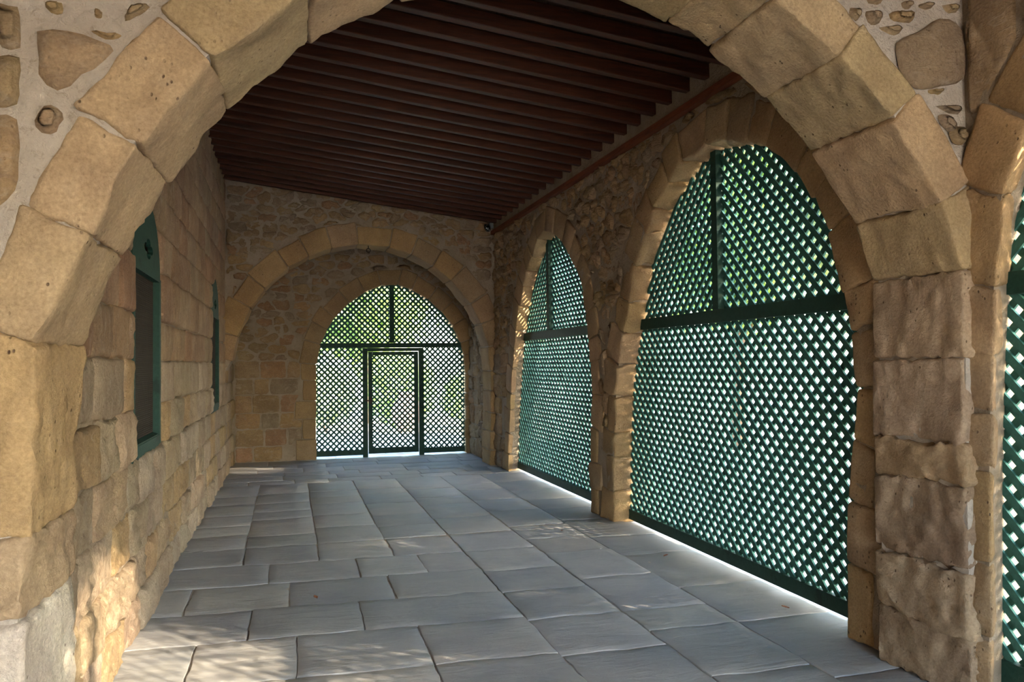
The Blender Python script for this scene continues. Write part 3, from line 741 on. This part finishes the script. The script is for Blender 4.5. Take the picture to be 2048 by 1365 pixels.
def slats(W, poly, lo, hi, front, pitch, wid, d0, parent, th=.015, off=0.0, mat=None, jag=.02, edge=True):
    """two crossed layers; front = +1 means the layer nearer the viewer rises with u"""
    for layer in (0, 1):
        s = front if layer == 0 else -front
        d = np.array([1, s]) / math.sqrt(2); nrm = np.array([-s, 1]) / math.sqrt(2)
        c = [np.array(q) @ nrm for q in ((lo[0], lo[1]), (hi[0], lo[1]), (lo[0], hi[1]), (hi[0], hi[1]))]
        k = math.floor(min(c) / pitch)
        while k * pitch < max(c):
            o = k * pitch + off; k += 1
            for a, b in clip_line(nrm * o, d, poly, lo, hi):
                if jag: a += rnd.uniform(0, jag); b -= rnd.uniform(0, jag)
                A, B = nrm * o + d * a, nrm * o + d * b
                w1 = nrm * wid / 2; dd = d0 - layer * th
                # ends cut to the rail where they meet one
                v = []
                for q in (A - w1, A + w1, B + w1, B - w1):
                    q = np.array([min(max(q[0], lo[0]), hi[0]), min(max(q[1], lo[1]), hi[1])])
                    v += [W(q[0], q[1], dd), W(q[0], q[1], dd - th + .0006)]
                f = [(0, 2, 4, 6), (1, 7, 5, 3), (0, 1, 3, 2), (2, 3, 5, 4), (4, 5, 7, 6), (6, 7, 1, 0)]
                mk('slat', v, f, mat or M_SLATP, parent, smooth=False)
def bar(name, W, u0, u1, v0, v1, d0, d1, parent, mat=M_GREEN, **k):
    X, f = block([[[W(u, v, d) for d in (d1, d0)] for v in (v0, v1)] for u in (u0, u1)], (2, 2, 2), .004, 0); return mk(name, X, f, mat, parent, smooth=False, **k)
def PS(u, v, d): return (3.37 - d, u, v)
FLIP[PS] = True
def span_at(poly, z):
    xs = []
    for i in range(len(poly)):
        (x0, y0), (x1, y1) = poly[i], poly[(i + 1) % len(poly)]
        if (y0 > z) != (y1 > z): xs.append(x0 + (x1 - x0) * (z - y0) / (y1 - y0))
    return min(xs), max(xs)
def screen(poly, zr0, zr1, zc0, zc1, ym, mw, label, splay=None, off=0.0):
    p = [(q[0] + (splay(i / len(poly)) if splay else 0), q[1]) for i, q in enumerate(poly)]
    u0, u1 = min(q[0] for q in p), max(q[0] for q in p)
    r = empty('lattice_screen', (3.37, (u0 + u1) / 2, 0), label, 'screen', 'green lattice screens filling the right-hand arches')
    a, b = span_at(p, .08); bar('bottom_rail', PS, a, b, zr0, zr1, -.03, .02, r)
    a, b = span_at(p, (zc0 + zc1) / 2); bar('crossbar', PS, a, b, zc0, zc1, -.03, .03, r)
    top = max(q[1] for q in p if abs(q[0] - ym) < .4) - .01
    bar('mullion', PS, ym - mw / 2, ym + mw / 2, zc1 + .001, top, -.03, .05, r)
    slats(PS, p, (u0, zr1 - .02), (u1, zc0 + .03), +1, .082, .044, .004, r, off=off)            # lower panel
    slats(PS, p, (ym + mw / 2 - .02, zc1 - .03), (u1, 3.6), -1, .082, .044, .004, r, off=off)   # far upper half
    slats(PS, p, (u0, zc1 - .03), (ym - mw / 2 + .02, 3.6), +1, .082, .044, .004, r, off=off)   # near upper half
    return r
screen(S1, .035, .13, 1.965, 2.075, 9.90, .10, 'green lattice screen in the farther, narrower-looking right arch', splay=sp1)
screen(S2, .03, .132, 1.955, 2.06, 5.64, .085, 'green lattice screen in the wide middle arch on the right', off=.01)
screen(S3, .05, .17, 1.95, 2.062, 1.35, .09, 'green lattice screen cut off by the right edge, beside nearest pier', splay=sp3, off=.02)

# gate
def PG(u, v, d): return (u, 14.12 - d, v)
FLIP[PG] = False
G = empty('lattice_gate', (1.8, 14.12, 0), 'dark green lattice gate with central door filling the far end arch', 'gate')
bar('bottom_rail', PG, .462, 1.262, .04, .135, -.03, .02, G); bar('bottom_rail', PG, 2.352, 3.105, .03, .125, -.03, .02, G)
bar('crossbar', PG, .52, 3.05, 1.935, 2.02, -.03, .03, G)
bar('mullion', PG, 1.742, 1.828, 2.021, 3.07, -.03, .03, G)
bar('door_post', PG, 1.262, 1.352, .0, 1.934, -.03, .03, G); bar('door_post', PG, 2.262, 2.352, .0, 1.934, -.03, .03, G)
bar('door_head', PG, 1.353, 2.261, 1.87, 1.934, -.03, .028, G)
gp = GATE
slats(PG, gp, (.455, .115), (1.28, 1.96), 1, .0713, .039, .006, G, jag=.006); slats(PG, gp, (2.33, .105), (3.115, 1.96), 1, .0713, .039, .006, G, jag=.006)
slats(PG, gp, (.455, 2.0), (1.76, 3.3), 1, .0713, .039, .006, G, jag=.006); slats(PG, gp, (1.81, 2.0), (3.115, 3.3), -1, .0713, .039, .006, G, jag=.006)
dl = bar('door_leaf', PG, 1.360, 1.435, .055, 1.865, -.02, .02, G)
for a, b, c, d in ((2.178, 2.255, .055, 1.865), (1.436, 2.177, .055, .16), (1.436, 2.177, 1.80, 1.865)): bar('rail' if c != d and b - a > .2 else 'stile', PG, a, b, c, d, -.02, .02, dl)
slats(PG, [(1.425, .15), (2.188, .15), (2.188, 1.81), (1.425, 1.81)], (1.425, .15), (2.188, 1.81), -1, .0713, .039, .006, dl, jag=0)
MB().tube((1.30, 14.07, 1.0), (1.46, 14.07, .99), .010).tube((1.40, 14.07, .995), (1.40, 14.11, .995), .012).box(1.385, 1.415, 14.092, 14.10, .93, 1.06).build('handle', M_IRON, dl, label='dark iron lever handle', smooth=False)

# ------------------------------------------------------------------ small fittings
def revolve(prof, n=16):
    v = []; f = []
    for r_, z_ in prof:
        for i in range(n): t = 2 * math.pi * i / n; v.append((r_ * math.cos(t), r_ * math.sin(t), z_))
    for k in range(len(prof) - 1):
        for i in range(n): f.append((k * n + i, k * n + (i + 1) % n, (k + 1) * n + (i + 1) % n, (k + 1) * n + i))
    f.append(tuple(range(n))[::-1]); f.append(tuple(range((len(prof) - 1) * n, len(prof) * n))); return v, f
cmr = empty('security_camera', (3.05, 12.18, 3.78), 'small dark security camera high in the corner beside the far arch', 'camera')
MB().box(3.03, 3.11, 12.15, 12.185, 3.80, 3.87).tube((3.07, 12.16, 3.83), (3.06, 12.05, 3.81), .012).build('bracket', M_BLACK, cmr, smooth=False)
v, f = revolve([(.02, -.075), (.043, -.07), (.045, .05), (.040, .062)], 18)
Mx = Matrix.Translation((3.05, 12.02, 3.78)) @ Vector((-.25, -.9, -.38)).to_track_quat('Z', 'Y').to_matrix().to_4x4()
mk('housing', [Mx @ Vector(p) for p in v], f, M_BLACK, cmr)
ld = MB()
for k in range(3): ld.tube(Mx @ Vector((-.022 + .022 * k, .018 - .016 * k, .060)), Mx @ Vector((-.022 + .022 * k, .018 - .016 * k, .066)), .007, n=8)
ld.build('lens', M_LENS, cmr, smooth=False)
jb = empty('junction_box', (3.14, 12.0, 3.84), 'small grey junction box in the upper corner beside the security camera', 'box')
mk('box_body', *block([[[(x, y, z) for z in (3.80, 3.90)] for y in (12.10, 12.17)] for x in (3.10, 3.165)], (4, 4, 4), .008, 0), M_GREY, jb)
mk('box_lid', *block([[[(x, y, z) for z in (3.806, 3.894)] for y in (12.09, 12.099)] for x in (3.105, 3.160)], (2, 2, 2), .003, 0), M_GREY, jb)
hk = empty('iron_hook', (1.2, 12.3, 3.5), 'small iron ring hook hanging from the crown of the far arch', 'hook')
MB().tube((1.2, 12.3, 3.54), (1.2, 12.3, 3.44), .006).build('shank', M_IRON, hk, smooth=False)
tb = MB()
for i in range(14):
    a, b = 2 * math.pi * i / 14, 2 * math.pi * (i + 1) / 14
    tb.tube((1.2 + .03 * math.cos(a), 12.3, 3.415 + .03 * math.sin(a)), (1.2 + .03 * math.cos(b), 12.3, 3.415 + .03 * math.sin(b)), .006, n=6)
tb.build('ring', M_IRON, hk)
# dry leaves by the screens
lv = [(3.05, 6.05, .3, 'small curled dry leaf at the foot of the middle screen'), (3.16, 4.55, 2.4, 'reddish dry leaf lying by the near end of the middle screen'), (.18, 5.75, 2.0, 'small brown dry leaf lying alone in the middle of the floor'), (2.55, 7.25, 4.0, 'small dry leaf on the flagstones by the pier between the screens')]
for k, (x, y, a, lb) in enumerate(lv):
    v = []; f = []
    for i in range(7):
        t = i / 6; wd = .014 * math.sin(math.pi * t) + .001
        for s in (-1, 0, 1): v.append((x + (t - .5) * .05 * math.cos(a) - s * wd * math.sin(a), y + (t - .5) * .05 * math.sin(a) + s * wd * math.cos(a), .004 + .006 * abs(s) + .008 * t * t))
    for i in range(6):
        for s in (0, 1): f.append((i * 3 + s, i * 3 + s + 1, i * 3 + s + 4, i * 3 + s + 3))
    mk('dry_leaf', v, f, M_EARTH, None, label=lb, cat='leaf', group='dry leaves on the floor')

# ------------------------------------------------------------------ outside
gr_ = mk('ground', *box(-40, 60, -40, 70, -.35, -.26), M_GROUND, smooth=False, kind='structure', label='pale sunlit ground outside the passage', cat='ground')
mk('terrace', *box(3.76, 6.2, -7, 16, -.255, -.03), M_GROUND, gr_, smooth=False, kind='structure')
mk('terrace', *box(-3, 3.755, 14.91, 19, -.255, -.03), M_GROUND, gr_, smooth=False, kind='structure')
mk('terrace', *box(-3, 3.755, -12, -5.21, -.255, -.03), M_GROUND, gr_, smooth=False, kind='structure')
def tree(x, y, h, cr, nleaf, mat, label, seed, zlo=.8):
    g = np.random.RandomState(seed); r = empty('tree', (x, y, -.26), label, 'tree', 'trees outside the arcade')
    tb = MB(); tb.tube((x, y, -.26), (x + .1, y, h * .45), .16, .11, 8)
    for k in range(6):
        a = k * 1.05 + seed; tb.tube((x + .08, y, h * (.25 + .03 * k)), (x + cr * .6 * math.cos(a), y + cr * .6 * math.sin(a), h * (.55 + .06 * (k % 3))), .06, .02, 6)
    tb.build('trunk', M_BARK, r)
    zc = (h + zlo) / 2; rh = (h - zlo) / 2; nc = 46
    cc = g.normal(size=(nc, 3)); cc /= np.linalg.norm(cc, axis=1)[:, None]; cc *= g.uniform(.35, 1, (nc, 1)) ** .6; cc = cc * (cr * .85, cr * .85, rh * .85) + (x, y, zc)
    P = cc[g.randint(0, nc, nleaf)] + g.normal(size=(nleaf, 3)) * cr * .17
    a = g.normal(size=(nleaf, 3)); a /= np.linalg.norm(a, axis=1)[:, None]; b = np.cross(a, g.normal(size=(nleaf, 3))); b /= np.linalg.norm(b, axis=1)[:, None]
    s = g.uniform(.07, .15, (nleaf, 1)); V = np.stack([P - a * s, P + b * s * .5, P + a * s, P - b * s * .5], 1).reshape(-1, 3)
    Fc = [(4 * i, 4 * i + 1, 4 * i + 2, 4 * i + 3) for i in range(nleaf)]
    mk('crown', V, Fc, mat, r, smooth=False, kind='stuff')
TR = [(9.0, -8.6, 7.0, 2.0, 10000, M_LEAF, 'dense green tree behind the open end of the passage'), (9.0, -3.9, 7.0, 2.0, 10000, M_LEAF2, 'grey-green olive tree nearest the viewer outside the right arcade'), (9.0, .9, 7.0, 2.0, 10000, M_LEAF, 'dense green tree outside the nearest right arch'),
      (9.0, 5.5, 7.0, 2.0, 10000, M_LEAF, 'dense green tree outside the wide middle arch'), (9.0, 10.1, 6.6, 2.0, 9000, M_LEAF2, 'grey-green olive tree outside the farther right arch'), (9.2, 14.8, 6.6, 2.0, 8000, M_LEAF, 'dense green tree outside, level with the far cross wall'),
      (14.0, -10.4, 9.6, 2.0, 10000, M_LEAF2, 'unseen tall olive tree added in the outer row behind the viewer to block sun'), (14.0, -4.95, 8.5, 2.1, 11000, M_LEAF, 'unseen green tree added in the outer row to keep sun off the near floor'), (14.0, -.2, 9.6, 2.0, 10000, M_LEAF2, 'tall olive tree added in the outer row beyond the nearest arch to block sun'), (14.0, 4.8, 9.6, 2.0, 10000, M_LEAF, 'tall green tree added in the outer row beyond the middle arch to block sun'), (14.0, 9.8, 9.2, 2.2, 8000, M_LEAF2, 'tall olive tree added in the outer row beyond the farther arch to block sun'),  # outer row added to block sun passing between the inner trees
      (2.4, 25.5, 6.6, 2.0, 8000, M_LEAF, 'green tree standing behind the door of the gate'), (-2.6, 28.0, 6.0, 1.9, 6000, M_LEAF2, 'grey-green olive tree behind the left side of the gate'), (7.4, 27.0, 6.6, 2.0, 6000, M_LEAF2, 'grey-green olive tree behind the right side of the gate')]
for k, (x, y, h, cr, n, mt, lb) in enumerate(TR): tree(x, y, h, cr, n, mt, lb, 31 + k, zlo=2.0 if k < 11 else 1.2)
def shrub(x, y, h, cr, n, mat, label, seed):
    g = np.random.RandomState(seed); r = empty('shrub', (x, y, -.26), label, 'shrub', 'shrubs beyond the gate and screens')
    tb = MB()
    for k in range(7): tb.tube((x, y, -.26), (x + cr * .6 * math.cos(k), y + cr * .6 * math.sin(k), h * .6), .018, .006, 5)
    tb.build('stem', M_BARK, r, smooth=False)
    d = g.normal(size=(n, 3)); d /= np.linalg.norm(d, axis=1)[:, None]; P = d * (g.uniform(.2, 1, (n, 1)) ** .4) * (cr, cr, h * .5) + (x, y, h * .5 - .1) + g.normal(size=(n, 3)) * .05
    a = g.normal(size=(n, 3)); a /= np.linalg.norm(a, axis=1)[:, None]; b = np.cross(a, g.normal(size=(n, 3))); b /= np.linalg.norm(b, axis=1)[:, None]
    V = np.stack([P - a * .05, P + b * .025, P + a * .05, P - b * .025], 1).reshape(-1, 3)
    mk('foliage', V, [(4 * i, 4 * i + 1, 4 * i + 2, 4 * i + 3) for i in range(n)], mat, r, smooth=False, kind='stuff')
shrub(2.9, 21.2, 2.1, 1.0, 5000, M_LEAF, 'rounded green shrub seen through the gate door', 5); shrub(1.0, 22.6, 1.7, .9, 4000, M_LEAF2, 'pale green shrub seen through the left part of the gate', 6); shrub(5.1, 22.4, 1.5, .9, 3500, M_LEAF, 'green shrub seen through the right part of the gate', 7)
jr = empty('glow_stand_in', (2.75, 19.0, -.26), 'added clay pot shape standing in for a warm round glow beyond the gate', 'glow_stand_in')  # made-up vessel, added in place of an unidentified warm round glow
v, f = revolve([(.16, 0), (.20, .02), (.34, .25), (.38, .45), (.33, .66), (.20, .80), (.17, .86), (.22, .90), (.20, .91), (.14, .86)], 20)
mk('stand_in_body', [(a + 2.75, b + 19.0, c + .02) for a, b, c in v], f, plain('stand_in_terracotta', (0.62, 0.34, 0.22), 0.8), jr)
v, f = revolve([(.20, 0), (.205, .02), (.205, .035), (.18, .04)], 20)
mk('rim', [(a + 2.75, b + 19.0, c + .92) for a, b, c in v], f, bpy.data.materials['stand_in_terracotta'], jr)
for o in bpy.data.objects:
    if '_loc' in o: del o['_loc']
